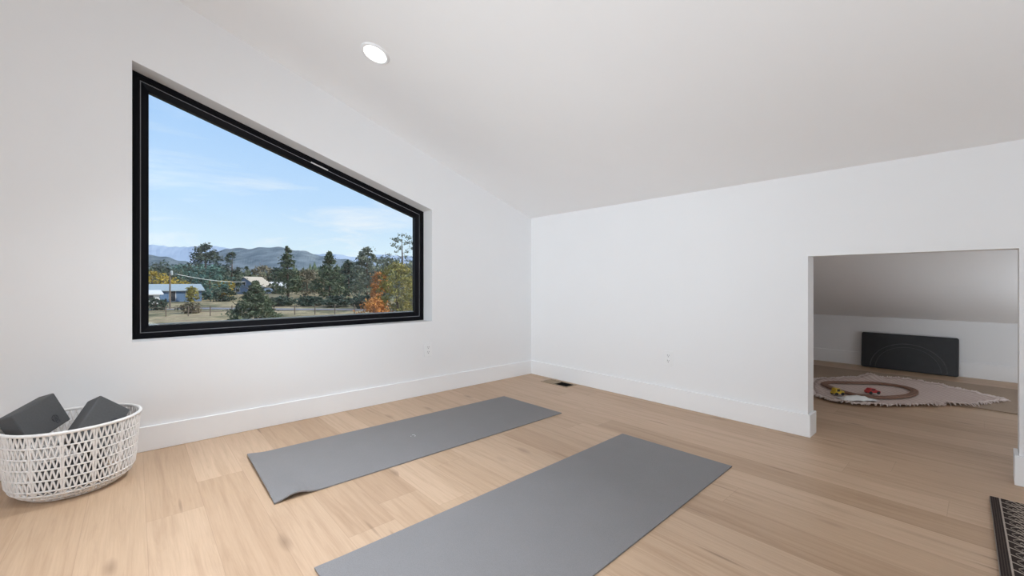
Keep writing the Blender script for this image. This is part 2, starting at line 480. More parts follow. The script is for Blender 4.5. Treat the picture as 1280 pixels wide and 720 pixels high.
# added rear window for extra daylight, unseen: frame and glass
w2 = bpy.data.objects.new('added_window', None); COL.objects.link(w2); structure(w2)
MB().ring([(x, YR - .1, z) for x, z in RW], [(x, YR - .1, z) for x, z in inset(RW, .06)], (0, -.06, 0)).build('window_frame', M['black'], w2)  # frame of the added window
MB().prism([(x, YR - .13, z) for x, z in inset(RW, .055)], (0, -.006, 0)).build('window_pane', M['glass'], w2)  # glass of the added window

# ------------------------------------------------------------------ recessed light, added fill lights
def slope_mat(x, y):
    ang = math.atan(0.34)
    return Matrix.Translation((x, y, ct(x))) @ Matrix.Rotation(ang, 4, 'Y')
BCOL = (.81, .91, 1.0); DCOL = (.87, .94, 1.0)
def downlight(x, y, label, power):
    t = thing('recessed_downlight', label, 'ceiling light', (x, y, ct(x)), 0)
    t.rotation_euler = (0, math.atan(0.34), 0)
    MB().lathe([(.068, -.001), (.0675, -.006), (.075, -.0075), (.083, -.005), (.086, 0.0), (.086, .002), (.068, .002)], 40).build('trim_ring', M['trim'], t, smooth=True)
    MB().lathe([(.0685, -.002), (.045, -.004), (.001, -.0045)], 40).build('lens', M['lamp'], t, smooth=True)
    ld = bpy.data.lights.new('downlight_beam', 'AREA'); ld.shape = 'DISK'; ld.size = .12; ld.energy = power
    ld.color = DCOL; ld.spread = math.radians(88)
    lo = bpy.data.objects.new('downlight_beam', ld); COL.objects.link(lo); lo.parent = t
    lo.location = (0, 0, -.009)
    return t
downlight(1.062, 2.400, 'small round lit recessed ceiling light above the window', 8)
# added fill lights with no fixtures, out of view behind and beside the camera
def area(name, loc, direction, sx, sy, power, col):
    ld = bpy.data.lights.new(name, 'AREA'); ld.shape = 'RECTANGLE'; ld.size = sx; ld.size_y = sy; ld.energy = power; ld.color = col
    lo = bpy.data.objects.new(name, ld); COL.objects.link(lo); lo.location = loc
    lo.rotation_euler = Vector(direction).to_track_quat('-Z', 'Y').to_euler()
    return lo
area('ceiling_fill', (-.5, -1.7, .4), (.12, .15, 1), 1.2, 1.2, 70, BCOL).data.spread = math.radians(160)  # added fill aimed up to brighten the ceiling
area('corner_fill', (-1.7, -.9, 1.35), (4.6, 4.0, -.45), 1.0, 1.0, 6.0, BCOL).data.spread = math.radians(52)  # added fill for the far corner
area('side_fill', (-2.35, 1.25, .95), (5.3, .5, .12), 1.5, 1.3, 18.3, BCOL).data.spread = math.radians(84)  # added fill from the left, brightens the knee wall
# added fill lamp under the ceiling, no fixture, brightens the floor
for x, y, pw in ((.62, 1.15, 13.5),):
    ld = bpy.data.lights.new('floor_fill', 'AREA'); ld.shape = 'DISK'; ld.size = .14; ld.energy = pw
    ld.color = DCOL; ld.spread = math.radians(88)
    lo = bpy.data.objects.new('floor_fill', ld); COL.objects.link(lo)
    lo.location = (x, y, ct(x) - .012); lo.rotation_euler = (0, math.atan(.34), 0)
# added fill light in the attic nook, aimed up, out of sight to the right
area('attic_fill', (4.75, -1.25, .14), (.1, .25, 1), .9, .7, 14, BCOL)

# ------------------------------------------------------------------ outlets
def outlet(label, pos, facing):
    t = thing('electrical_outlet', label, 'outlet', pos, facing)   # local -Y faces the room
    MB().box((-.036, -.006, -.058), (.036, 0, .058)).build('cover_plate', M['plastic'], t, bevel=.003)
    for s in (1, -1):
        zc = s * .0205
        r = MB().prism([(.0165 * math.cos(a) , -.006, zc + max(-.0125, min(.0125, .0165 * math.sin(a)))) for a in [2*PI*k/24 for k in range(24)]], (0, -.0025, 0)).build('receptacle', M['plastic'], t)
        q = MB(); q.box((-.0075, -.0092, zc - .001), (-.0050, -.0080, zc + .009)); q.box((.0050, -.0092, zc), (.0075, -.0080, zc + .008))
        q.prism([(.0028 * math.cos(a), -.0080, zc - .0075 + .0028 * math.sin(a)) for a in [2*PI*k/12 for k in range(12)]], (0, -.0012, 0))
        q.build('slots', M['slot'], r)
    MB().prism([(.003 * math.cos(a), -.006, .003 * math.sin(a)) for a in [2*PI*k/12 for k in range(12)]], (0, -.0015, 0)).build('screw', M['trim'], t)
    return t
outlet('white wall outlet below the right end of the window', (1.856, WY, .376), 0)
outlet('white wall outlet on the knee wall between corner and opening', (WX, 1.626, .36), -PI / 2)

# ------------------------------------------------------------------ floor register
t = thing('floor_register', 'small tan slotted floor register in the corner of the room', 'floor vent', (0, 0, 0))
MB().ring([(vx0 - .012, vy0 - .012, 0), (vx1 + .012, vy0 - .012, 0), (vx1 + .012, vy1 + .012, 0), (vx0 - .012, vy1 + .012, 0)],
          [(vx0 + .004, vy0 + .004, 0), (vx1 - .004, vy0 + .004, 0), (vx1 - .004, vy1 - .004, 0), (vx0 + .004, vy1 - .004, 0)], (0, 0, .004)).build('frame', M['register'], t, bevel=.001)
d = MB()
d.add([(vx0, vy0, 0), (vx1, vy0, 0), (vx1, vy1, 0), (vx0, vy1, 0), (vx0, vy0, -.12), (vx1, vy0, -.12), (vx1, vy1, -.12), (vx0, vy1, -.12)],
      [(0, 1, 5, 4), (1, 2, 6, 5), (2, 3, 7, 6), (3, 0, 4, 7), (4, 5, 6, 7)])
d.build('duct', M['duct'], t)
lv = MB(); ym = vy0 + .58 * (vy1 - vy0)
n = 7
for k in range(n):                     # far bank leans to face the room, near bank leans away
    yy = ym + .012 + k * (vy1 - ym - .016) / n
    lv.add([(vx0 + .004, yy, -.014), (vx1 - .004, yy, -.014), (vx1 - .004, yy + .017, .002), (vx0 + .004, yy + .017, .002)], [(0, 1, 2, 3)])
lv.build('far_louvers', M['register'], t)
lv = MB()
for k in range(7):
    yy = vy0 + .014 + k * (ym - vy0 - .016) / 7
    lv.add([(vx0 + .004, yy, .001), (vx1 - .004, yy, .001), (vx1 - .004, yy + .012, -.018), (vx0 + .004, yy + .012, -.018)], [(0, 1, 2, 3)])
lv.build('near_louvers', M['duct'], t)  # shade of this bank put into its colour, darker than the far bank
MB().box((vx0 + .004, ym - .006, -.01), (vx1 - .004, ym + .006, .003)).build('divider', M['register'], t)

# ------------------------------------------------------------------ yoga mats
def yoga_mat(label, A, B, C, D, curl):
    """corners: A far-window, B far-room, C near-window, D near-room; thickness 6 mm"""
    A, B, C, D = (Vector((*p, 0)) for p in (A, B, C, D))
    cen = (A + B + C + D) / 4
    t = thing('yoga_mat', label, 'yoga mat', cen)
    NU, NV = 90, 34; th = .0055
    top, bot = [], []
    L = (C - A).length; W = (B - A).length
    for i in range(NU + 1):
        u = i / NU
        for j in range(NV + 1):
            v = j / NV
            p = (A * (1 - u) + C * u) * (1 - v) + (B * (1 - u) + D * u) * v
            s = (1 - u) * L; r = (1 - v) * W              # distance to the near end and to the room side
            z = 0.0
            if curl:
                z += .021 * math.exp(-((s - .085) / .055) ** 2) * math.exp(-(r / .10) ** 2)
                z += .010 * math.exp(-(s / .05) ** 2) * (1 - math.exp(-(r / .08) ** 2))
            else:
                z += .002 * math.exp(-(s / .05) ** 2)
            q = p - cen
            bot.append((q.x, q.y, .0006 + z)); top.append((q.x, q.y, .0006 + z + th))
    n = len(top); w = NV + 1; fs = []
    for i in range(NU):
        for j in range(NV):
            a = i * w + j
            fs.append((a, a + w, a + w + 1, a + 1)); fs.append((n + a, n + a + 1, n + a + w + 1, n + a + w))
    for i in range(NU):
        a, b = i * w, (i + 1) * w; fs.append((a, n + a, n + b, b))
        a, b = i * w + NV, (i + 1) * w + NV; fs.append((b, n + b, n + a, a))
    for j in range(NV):
        a, b = j, j + 1; fs.append((b, n + b, n + a, a))
        a, b = NU * w + j, NU * w + j + 1; fs.append((a, n + a, n + b, b))
    o = MB().add(top + bot, fs).build('foam_sheet', M['yoga'], t, smooth=False)
    return t
m1 = yoga_mat('grey yoga mat nearer the window, with a lifted near corner', (2.280, 2.648), (2.299, 2.033), (.457, 2.670), (.445, 2.017), True)
m2 = yoga_mat('grey yoga mat lying flat in front, farther from the window', (2.268, 1.502), (2.285, .862), (.443, 1.474), (.452, .826), False)
# faint curved printed mark at the middle of the far mat
c = Vector((1.27, 2.335, .0066)) - m1.location
lg = MB().tube([c + Vector((.018 * math.cos(a), .018 * math.sin(a), 0)) for a in [(-1.2 + 2.4 * k / 8) for k in range(9)]], .0012, 5)
lg.tube([c + Vector((-.012, 0, 0)), c + Vector((-.006, .004, 0))], .0014, 5)
lg.build('printed_mark', M['mark'], m1)

# ------------------------------------------------------------------ basket
BC = Vector((-.209, 2.836, 0)); BHT = .318
bk = thing('woven_basket', 'round white open-weave cord basket holding two dark blocks', 'basket', BC)
def brad(z):
    t = z / BHT
    if t < .22:
        k = t / .22
        return .150 + (.212 - .150) * math.sin(k * PI / 2)
    return .212 + (.232 - .212) * ((t - .22) / .78) ** .8
def bpt(a, z, dr=0): r = brad(z) + dr; return Vector((r * math.cos(a), r * math.sin(a), z))
levels = [.006, .024, .044, .066, .113, .160, .207, .254, .306]
wv = MB(); NR = 14; PER = 5
for z in levels:
    rr = .0042 if z < .06 else .0036
    wv.tube([bpt(2 * PI * k / 72, z) for k in range(72)], rr, 6, closed=True)
rb = MB()
for k in range(NR):
    a = 2 * PI * (k + .30) / NR
    for da in (-.016, .016):
        rb.tube([bpt(a + da, z) for z in [.004, .02, .04, .07, .12, .18, .24, .29, .306]], .0034, 6)
for li in range(len(levels) - 1):
    z0, z1 = levels[li], levels[li + 1]
    per = PER if z0 > .06 else 3
    nn = NR * per
    for k in range(nn):
        a0 = 2 * PI * (k + .30 * per) / nn; a1 = a0 + PI / nn; a2 = a0 + 2 * PI / nn
        wv.tube([bpt(a0, z0), bpt(a1, z1)], .0034, 5, caps=False)
        wv.tube([bpt(a1, z1), bpt(a2, z0)], .0034, 5, caps=False)
wv.build('woven_side', M['cord'], bk, smooth=True)
rb.build('upright_cords', M['cord'], bk, smooth=True)
rim = MB().tube([bpt(2 * PI * k / 72, .310, .001) for k in range(72)], .0075, 8, closed=True)
rim.build('rim', M['cord'], bk, smooth=True)
bs = MB()
for r in [.012 + .0115 * k for k in range(13)]:
    bs.tube([(r * math.cos(2*PI*k/40), r * math.sin(2*PI*k/40), .0065) for k in range(40)], .006, 6, closed=True)
bs.build('coiled_base', M['cord'], bk, smooth=True)

def yoga_block(label, P, R, W, L, T, logo):
    t = thing('yoga_block', label, 'yoga block', P)
    m = Matrix(R).to_4x4()
    t.rotation_euler = m.to_euler()
    sx = MB().box((0, 0, 0), (W, L, T)).build('foam_block', M['block'], t, bevel=.006, segs=3)
    # pressed emblem on the broad face: ring of petals and a small ring beneath
    lg = MB()
    cx, cy, zz = logo
    lg.tube([(cx + .014 * math.cos(a), cy + .014 * math.sin(a), zz) for a in [2*PI*k/24 for k in range(24)]], .0013, 5, closed=True)
    for k in range(6):
        a = PI * k / 3
        lg.tube([(cx + .0135 * r * math.cos(a + .5 * math.sin(r * PI)), cy + .0135 * r * math.sin(a + .5 * math.sin(r * PI)), zz) for r in (.1, .35, .6, .85, 1)], .0011, 5)
    lg.tube([(cx + .019 + .008 * 1 * math.cos(a), cy + .008 * math.sin(a) - .004, zz) for a in [2*PI*k/16 for k in range(16)]], .0012, 5, closed=True)
    lg.build('emblem', M['blocklogo'], t)
    return t
def colmat(R): return [[R[r][c] for c in range(3)] for r in range(3)]
R1 = [[.3718, -.5493, -.7484], [.0419, -.7954, .6046], [-.9274, -.2561, -.2727]]
R2 = [[.7214, -.3873, -.5741], [.2201, -.6578, .7203], [-.6566, -.6460, -.3893]]
yoga_block('charcoal foam yoga block tilted in the left half of the basket', (-.282, 2.923, .429), R1, .15, .20, .070, (.105, .058, -.0004))
yoga_block('charcoal foam yoga block lying flat at the bottom of the basket', (-.209 - .120, 2.836 - .085, .0145), [[0, 1, 0], [1, 0, 0], [0, 0, -1]], .15, .23, .10, (.1, .06, -.0004)).location.z = .0145 + .10
yoga_block('charcoal foam yoga block tilted in the right half of the basket', (-.122, 2.865, .400), R2, .15, .23, .086, (.115, .085, -.0004))

# ------------------------------------------------------------------ patterned rug, right edge of the frame
t = tag(bpy.data.objects.new('area_rug', None), 'dark brown and cream patterned rug in front of the low opening', 'rug'); COL.objects.link(t)
t.location = (2.79, -.016, 0); t.rotation_euler = (0, 0, math.radians(1.4))
rg = MB(); nx, ny = 40, 20; vs = []
for i in range(nx + 1):
    for j in range(ny + 1):
        x = -2.3 * i / nx; y = -.95 * j / ny
        vs.append((x, y, .008 + .0012 * noise.noise(Vector((x * 4, y * 4, 0)))))
fs = [(i*(ny+1)+j, i*(ny+1)+j+1, (i+1)*(ny+1)+j+1, (i+1)*(ny+1)+j) for i in range(nx) for j in range(ny)]
rg.add(vs, fs)
o = rg.build('woven_field', M['rug'], t)
sm = o.modifiers.new('solid', 'SOLIDIFY'); sm.thickness = .007; sm.offset = -1

# ------------------------------------------------------------------ things in the attic
# tan flat rug
rx0, rx1, ry0, ry1 = 4.72, 5.78, -.75, 1.6
tr = MB(); vs = []; nx, ny = 24, 48
for i in range(nx + 1):
    for j in range(ny + 1):
        x = rx0 + (rx1 - rx0) * i / nx; y = ry0 + (ry1 - ry0) * j / ny
        vs.append((x + .012 * math.sin(y * 5), y, .0065 + .0012 * noise.noise(Vector((x*5, y*5, 1)))))
tr.add(vs, [(i*(ny+1)+j, (i+1)*(ny+1)+j, (i+1)*(ny+1)+j+1, i*(ny+1)+j+1) for i in range(nx) for j in range(ny)])
o = tr.build('flat_rug', M['tanrug'], loc=(5.25, .4, 0)); tag(o, 'thin tan rug under the pink blanket in the attic nook', 'rug')
sm = o.modifiers.new('solid', 'SOLIDIFY'); sm.thickness = .005; sm.offset = -1

# pink blanket with ruffled, fringed edges
poly = [(4.10, .775), (4.16, .565), (4.765, .05), (5.12, -.10), (5.34, .19), (5.51, .475), (5.35, .73), (5.09, .91), (4.82, 1.06), (4.50, 1.03), (4.18, .91)]
bcn = Vector((4.80, .50, 0))
bl = thing('blanket', 'crumpled pink striped blanket spread on the attic floor', 'blanket', bcn)
NA, NRR = 132, 14
def edge_at(k):
    s = k / NA * len(poly); i = int(s) % len(poly); f = s - int(s)
    a, b = Vector(poly[i]), Vector(poly[(i + 1) % len(poly)])
    return a * (1 - f) + b * f
def bz(x, y, t):
    base = .0135 + .004 * (noise.noise(Vector((x * 5, y * 5, 3))) + 1)
    ruff = .016 * t ** 6 * (noise.noise(Vector((x * 17, y * 17, 7))) + .55)
    peak = .035 * math.exp(-(((x - 5.33) / .07) ** 2 + ((y - .72) / .07) ** 2))
    return base + max(0, ruff) + peak
vs = [(0, 0, bz(bcn.x, bcn.y, 0))]; fs = []
edge = []
for r in range(1, NRR + 1):
    for k in range(NA):
        e = edge_at(k); t_ = r / NRR
        e = Vector((e.x, e.y)) + Vector((noise.noise(Vector((e.x * 9, e.y * 9, 2))), noise.noise(Vector((e.x * 9, e.y * 9, 5))))) * .022
        p = Vector((bcn.x, bcn.y)).lerp(e, t_)
        z = bz(p.x, p.y, t_)
        vs.append((p.x - bcn.x, p.y - bcn.y, z))
        if r == NRR: edge.append((p.x - bcn.x, p.y - bcn.y, z))
for k in range(NA): fs.append((0, 1 + k, 1 + (k + 1) % NA))
for r in range(NRR - 1):
    for k in range(NA):
        a = 1 + r * NA + k; b = 1 + r * NA + (k + 1) % NA
        fs.append((a, a + NA, b + NA, b))
o = MB().add(vs, fs).build('woven_cloth', M['blanket'], bl, smooth=True)
sm = o.modifiers.new('solid', 'SOLIDIFY'); sm.thickness = .004; sm.offset = -1
rnd = random.Random(5)
fg = MB()
for k in range(0, NA):
    for s in range(3):
        f = s / 3; a = Vector(edge[k]); b = Vector(edge[(k + 1) % NA]); p = a.lerp(b, f)
        dv = Vector((p.x, p.y, 0)).normalized()
        tip = p + dv * ((.016 if p.x < .25 and p.y < .35 else .034) + .014 * rnd.random()) + Vector((rnd.uniform(-.012, .012), rnd.uniform(-.012, .012), 0))
        mid = p.lerp(tip, .5); mid.z = p.z + rnd.uniform(0, .008); tip.z = .011 + .012 * rnd.random()
        fg.tube([p, mid, tip], [.004, .0045, .002], 4)
fg.build('fringe', M['fringe'], bl)

# wooden toy track loop
tl = [(4.607, .955), (4.70, .957), (4.78, .92), (4.90, .79), (5.03, .655), (5.05, .52), (4.98, .42), (4.86, .385), (4.70, .40), (4.54, .468), (4.42, .565), (4.38, .68), (4.42, .78), (4.50, .87)]
tk = thing('toy_track', 'brown wooden toy track loop laid on the pink blanket', 'toy track', (4.72, .67, .0255))
def cr(p0, p1, p2, p3, t): return .5 * ((2*p1) + (-p0 + p2)*t + (2*p0 - 5*p1 + 4*p2 - p3)*t*t + (-p0 + 3*p1 - 3*p2 + p3)*t**3)
path = []
for i in range(len(tl)):
    q = [Vector((*tl[(i + d) % len(tl)], 0)) for d in (-1, 0, 1, 2)]
    for k in range(6): path.append(cr(*q, k / 6))
n = len(path); vs = []; fs = []
prof = [(-.024, 0), (-.024, .012), (-.015, .012), (-.014, .008), (-.009, .008), (-.008, .012), (.008, .012), (.009, .008), (.014, .008), (.015, .012), (.024, .012), (.024, 0)]
for i, p in enumerate(path):
    tdir_ = (path[(i + 1) % n] - path[i - 1]).normalized(); s = Vector((-tdir_.y, tdir_.x, 0))
    for a, z in prof:
        q = p + s * a - Vector((4.72, .67, 0)); vs.append((q.x, q.y, z))
m_ = len(prof)
for i in range(n):
    for k in range(m_):
        fs.append((i*m_ + k, ((i+1) % n)*m_ + k, ((i+1) % n)*m_ + (k+1) % m_, i*m_ + (k+1) % m_))
MB().add(vs, fs).build('track_rail', M['track'], tk)

def toy_car(name, label, pos, rz, col, L, H, long_hood):
    t = thing(name, label, 'toy vehicle', pos, rz)
    W = .045
    b = MB()
    if long_hood:
        side = [(-L/2, .010), (L/2, .010), (L/2, .022), (L*.42, .028), (L*.22, .030), (L*.08, H), (-L*.25, H), (-L*.42, .030), (-L/2, .026)]
    else:
        side = [(-L/2, .012), (L/2, .012), (L/2, .034), (L*.12, .036), (L*.08, H), (-L*.35, H), (-L*.38, .030), (-L/2, .028)]
    b.prism([(x, -W/2, z) for x, z in side], (0, W, 0)); b.build('body', col, t, bevel=.004)
    zt = H - .004
    for s in (-1, 1):
        MB().box((-L*.24, s*(W/2) - .0006, .032), (L*.04, s*(W/2) + .0006, zt)).build('window', M['tyre'], t)
    for sx in (-1, 1):
        for sy in (-1, 1):
            w = MB().lathe([(.001, -.005), (.011, -.005), (.0125, -.003), (.0125, .003), (.011, .005), (.001, .005)], 20,
                           mat=Matrix.Translation((sx*L*.30, sy*W*.52, .0125)) @ Matrix.Rotation(PI/2, 4, 'X'))
            w.build('wheel', M['tyre'], t, smooth=False)
    return t
toy_car('toy_car', 'small red toy car inside the wooden track loop', (4.545, .615, .027), math.radians(-42), M['red'], .105, .046, True)
toy_car('toy_truck', 'small yellow toy truck beside the wooden track loop', (4.29, .800, .026), math.radians(-40), M['yellow'], .085, .056, False)

# white crumpled sheet next to the yellow truck
pp = thing('paper_sheet', 'crumpled white sheet lying at the near edge of the pink blanket', 'paper', (4.225, .66, 0))
vs = []; nx, ny = 16, 10
for i in range(nx + 1):
    for j in range(ny + 1):
        u, v = i / nx, j / ny
        x = -.13 + .26 * u; y = (-.055 + .11 * v) * (1 - .35 * u)
        z = .033 + .030 * math.sin(PI * min(1, u * 1.1)) * math.sin(PI * v) + .007 * noise.noise(Vector((x * 28, y * 28, 4)))
        vs.append((x, y, z))
o = MB().add(vs, [(i*(ny+1)+j, (i+1)*(ny+1)+j, (i+1)*(ny+1)+j+1, i*(ny+1)+j+1) for i in range(nx) for j in range(ny)]).build('sheet', M['paper'], pp, smooth=True)
sm = o.modifiers.new('solid', 'SOLIDIFY'); sm.thickness = .002
pp.rotation_euler = (0, 0, math.radians(-48))

# black moulded panel leaning on the attic wall
pn = thing('leaning_panel', 'black moulded rectangular panel leaning on the attic back wall', 'panel', (6.100, .545, 0))
pn.rotation_euler = (0, math.radians(7.5), 0)
PL, PH, PT = .757, .385, .030
def rrect(l, h_, r, n=6):
    out = []
    for cx, cz, a0 in ((l/2 - r, r, -PI/2), (l/2 - r, h_ - r, 0), (-l/2 + r, h_ - r, PI/2), (-l/2 + r, r, PI)):
        for k in range(n + 1):
            a = a0 + PI/2 * k / n; out.append((cx + r*math.cos(a), cz + r*math.sin(a)))
    return out
MB().prism([(0, -y, z + .004) for y, z in rrect(PL, PH, .018)], (PT, 0, 0)).build('board', M['panel'], pn, bevel=.004)
ar = MB()
arc = [(.30 * math.cos(a), .02 + .27 * math.sin(a)) for a in [PI * k / 30 for k in range(31)]]
ar.tube([(-.0005, y, z) for y, z in arc], .004, 6)
arc = [(.255 * math.cos(a), .02 + .235 * math.sin(a)) for a in [PI * k / 30 for k in range(31)]]
ar.tube([(-.0002, y, z) for y, z in arc], .0025, 6)
ar.build('arched_ridge', M['panelline'], pn)
MB().prism([(-.001, -y * .96, z + .012) for y, z in rrect(PL, PH - .016, .014)], (.003, 0, 0)).build('raised_face', M['panel'], pn, bevel=.002)
MB().box((.006, -PL/2 - .008, .085), (.02, -PL/2 + .002, .10)).build('clip', M['bead'], pn)

# ------------------------------------------------------------------ outdoors
CAM = Vector((0, 0, .95)); FWD = Vector((.6667, .7453, 0)); RGT = Vector((.7453, -.6667, 0)); FOC = 527.7
GZ = -3.2
def site(px, d, z=GZ):          # bearing + distance to a place on the land
    p = CAM + FWD * d + RGT * ((px - 640) / FOC * d); return Vector((p.x, p.y, z))
def hgt(py, d): return .95 + (352.5 - py) / FOC * d

g = MB(); vs = []; fs = []
gx = [-60, -20, 0, 20, 40, 60, 90, 130, 200, 400, 900, 2500]; gy = [3.6, 10, 20, 40, 60, 90, 130, 200, 400, 900, 2500, 6000]
gx = [-2500, -900, -300, -120] + gx
vs = [(x, y, GZ) for x in gx for y in gy]; n = len(gy)
fs = [(i*n + j, (i+1)*n + j, (i+1)*n + j + 1, i*n + j + 1) for i in range(len(gx) - 1) for j in range(n - 1)]
o = MB().add(vs, fs).build('ground', M['ground']); structure(o)

# gravel road across the meadow
rd = MB(); a = [(150, 60), (250, 66), (340, 64), (420, 63), (470, 62), (620, 60)]
L = [site(px, d) for px, d in a]
vs = []
for i, p in enumerate(L):
    t_ = (L[min(i + 1, len(L) - 1)] - L[max(i - 1, 0)]).normalized(); s = Vector((-t_.y, t_.x, 0)) * 1.9
    vs += [p + s + Vector((0, 0, .05)), p - s + Vector((0, 0, .05))]
rd.add(vs, [(2*i, 2*i + 1, 2*i + 3, 2*i + 2) for i in range(len(L) - 1)])
o = rd.build('gravel_road', M['asphalt']); structure(o)

def ridge(name, prof, d, depth, mat, label, rough, seed, nx=160):
    vs = []; fs = []; NV_ = 16
    for i in range(nx + 1):
        s = i / nx * (prof[-1][0] - prof[0][0]) + prof[0][0]
        for k in range(len(prof) - 1):
            if prof[k][0] <= s <= prof[k + 1][0]:
                f = (s - prof[k][0]) / (prof[k + 1][0] - prof[k][0]); f = f * f * (3 - 2 * f)
                py = prof[k][1] * (1 - f) + prof[k + 1][1] * f; break
        H = hgt(py, d) - GZ
        for j in range(NV_ + 1):
            v = -1 + 2 * j / NV_
            p = site(s, d + depth * v)
            z = GZ - 1 + H * (math.cos(v * PI / 2) ** 1.3 if abs(v) < 1 else 0)
            z += rough * noise.noise(Vector((p.x * .9 / rough / 4, p.y * .9 / rough / 4, seed))) * (1 - abs(v)) 
            vs.append((p.x, p.y, z))
    w = NV_ + 1
    fs = [(i*w + j, i*w + j + 1, (i+1)*w + j + 1, (i+1)*w + j) for i in range(nx) for j in range(NV_)]
    o = MB().add(vs, fs).build(name, mat)
    o['kind'] = 'structure'
    return o
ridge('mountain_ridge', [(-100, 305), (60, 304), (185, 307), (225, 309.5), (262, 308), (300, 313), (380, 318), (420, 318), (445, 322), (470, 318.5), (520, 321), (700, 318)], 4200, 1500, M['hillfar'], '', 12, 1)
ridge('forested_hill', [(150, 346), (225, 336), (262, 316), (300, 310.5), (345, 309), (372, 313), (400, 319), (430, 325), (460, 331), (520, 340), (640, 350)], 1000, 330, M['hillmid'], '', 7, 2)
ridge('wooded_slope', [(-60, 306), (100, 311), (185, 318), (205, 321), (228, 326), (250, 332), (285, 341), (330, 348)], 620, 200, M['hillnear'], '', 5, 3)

# --- trees
def crown_points(rnd, shape, t):
    if shape == 'cone': return (1 - t) ** .95 * (.55 + .45 * min(1, t / .12))
    if shape == 'pine': return math.sin(PI * min(1, (t * .85 + .15))) ** .6 * (1 - .35 * t)
    return math.sqrt(max(0, 1 - (2 * t - 1) ** 2))
def leaf_mesh(mb, rnd, h, w, shape, z0, clumps, per, size, spread=.16):
    for c in range(clumps):
        t = rnd.random() ** (1.15 if shape == 'cone' else 1.0)
        R = w / 2 * crown_points(rnd, shape, t)
        a = rnd.uniform(0, 2 * PI); r = R * math.sqrt(rnd.uniform(.15, 1))
        cz = z0 + (h - z0) * t
        cs = w * spread * rnd.uniform(.6, 1.25) * ((1 - .75 * t if shape == 'cone' else 1 - .4 * t) if shape != 'round' else 1)
        ce = Vector((r * math.cos(a), r * math.sin(a), cz))
        for q in range(per):
            p = ce + Vector((rnd.gauss(0, .5) * cs, rnd.gauss(0, .5) * cs, rnd.gauss(0, .30) * cs))
            d1 = Vector((rnd.gauss(0, 1), rnd.gauss(0, 1), rnd.gauss(0, .7))).normalized()
            d2 = d1.cross(Vector((rnd.gauss(0, 1), rnd.gauss(0, 1), rnd.gauss(0, 1)))).normalized()
            s = size * rnd.uniform(.6, 1.3)
            mb.add([p - d1 * s, p + d2 * s * .45, p + d1 * s, p - d2 * s * .45], [(0, 1, 2, 3)])
def tree(name, label, cat, px, d, top, w, mat, seed, shape='pine', z0=.16, clumps=60, per=26, size=.36, spread=.16, group=None, extra=None):
    rnd = random.Random(seed)
    p = site(px, d); H = hgt(top, d) - GZ; W = w / FOC * d
    t = thing(name, label, cat, p, 0, group)
    tr_ = MB(); lean = rnd.uniform(-.03, .03)
    tr_.tube([(0, 0, -.1), (lean * H * .3, 0, H * .35), (lean * H * .6, 0, H * .7), (lean * H, 0, H * .95)], [H * .022 + .04, H * .017 + .03, H * .009 + .02, .02], 7)
    for k in range(9):
        z = H * rnd.uniform(.3, .85); a = rnd.uniform(0, 2 * PI); l = W * .38 * (1 - .5 * z / H)
        tr_.tube([(lean * z, 0, z), (l * .5 * math.cos(a), l * .5 * math.sin(a), z + l * .15), (l * math.cos(a), l * math.sin(a), z + l * .35)], [.05, .035, .015], 5)
    tr_.build('trunk', M['bark'], t)
    lf = MB(); leaf_mesh(lf, rnd, H, W, shape, H * z0, clumps, per, size, spread)
    lf.build('foliage', M[mat], t)
    return t

tree('pine_tree', 'big dark broad-crowned pine rising above the left skyline', 'tree', 258, 118, 306.5, 50, 'darkpine', 1, 'pine', .12, 75, 32, .42, .17)
tree('pine_tree', 'shorter dark pine just right of the big broad-crowned pine', 'tree', 289, 132, 316, 27, 'darkpine', 2, 'pine', .12, 55, 26, .40, .2)
tree('pine_tree', 'low dark tree above the yellow shrubs at far left', 'tree', 202, 150, 329, 30, 'darkpine', 3, 'round', .1, 50, 26, .5, .2)
tree('spruce_tree', 'blue green spruce behind the utility pole', 'tree', 226, 161, 333, 30, 'teal', 4, 'round', .05, 50, 26, .5, .2)
tree('spruce_tree', 'blue green spruce below the big broad-crowned pine', 'tree', 262, 100, 334, 42, 'teal', 5, 'round', .05, 60, 26, .4, .2)
tree('deciduous_tree', 'grey green tree left of the gabled house', 'tree', 290, 190, 336, 30, 'greygreen', 6, 'round', .1, 55, 26, .5, .2)
tree('deciduous_tree', 'brownish tree behind the roof of the gabled house', 'tree', 328, 190, 333, 26, 'brownleaf', 7, 'round', .1, 45, 26, .6, .2)
tree('pine_tree', 'tall shaggy conical pine right of the gabled house', 'tree', 360, 118, 304.5, 34, 'pine', 8, 'cone', .1, 80, 30, .42, .2)
tree('deciduous_tree', 'brown green low tree right of the conical pine', 'tree', 384, 131, 338, 38, 'brownleaf', 9, 'round', .05, 60, 28, .42, .18)
tree('pine_tree', 'wide pointed pine in the middle of the right-hand tree row', 'tree', 412, 112, 315.5, 46, 'pine', 10, 'cone', .06, 90, 30, .42, .18)
tree('pine_tree', 'narrow dark pine right of the wide pointed pine', 'tree', 436, 123, 326, 28, 'darkpine', 11, 'pine', .06, 60, 28, .42, .2)
tree('deciduous_tree', 'tall grey green tree left of the orange foliage', 'tree', 459, 100, 310, 40, 'greygreen', 12, 'pine', .06, 80, 30, .38, .17)
tree('deciduous_tree', 'grey green tree behind the orange foliage', 'tree', 482, 91, 322, 40, 'greygreen', 13, 'round', .03, 80, 30, .36, .16)
tree('deciduous_tree', 'tall sparse tree at the right edge of the window', 'tree', 504, 82, 294, 42, 'pine', 14, 'round', .42, 70, 20, .20, .09)
tree('deciduous_tree', 'grey green tree under the tall sparse tree at the window edge', 'tree', 513, 74, 330, 44, 'greygreen', 15, 'round', .03, 70, 28, .34, .16)
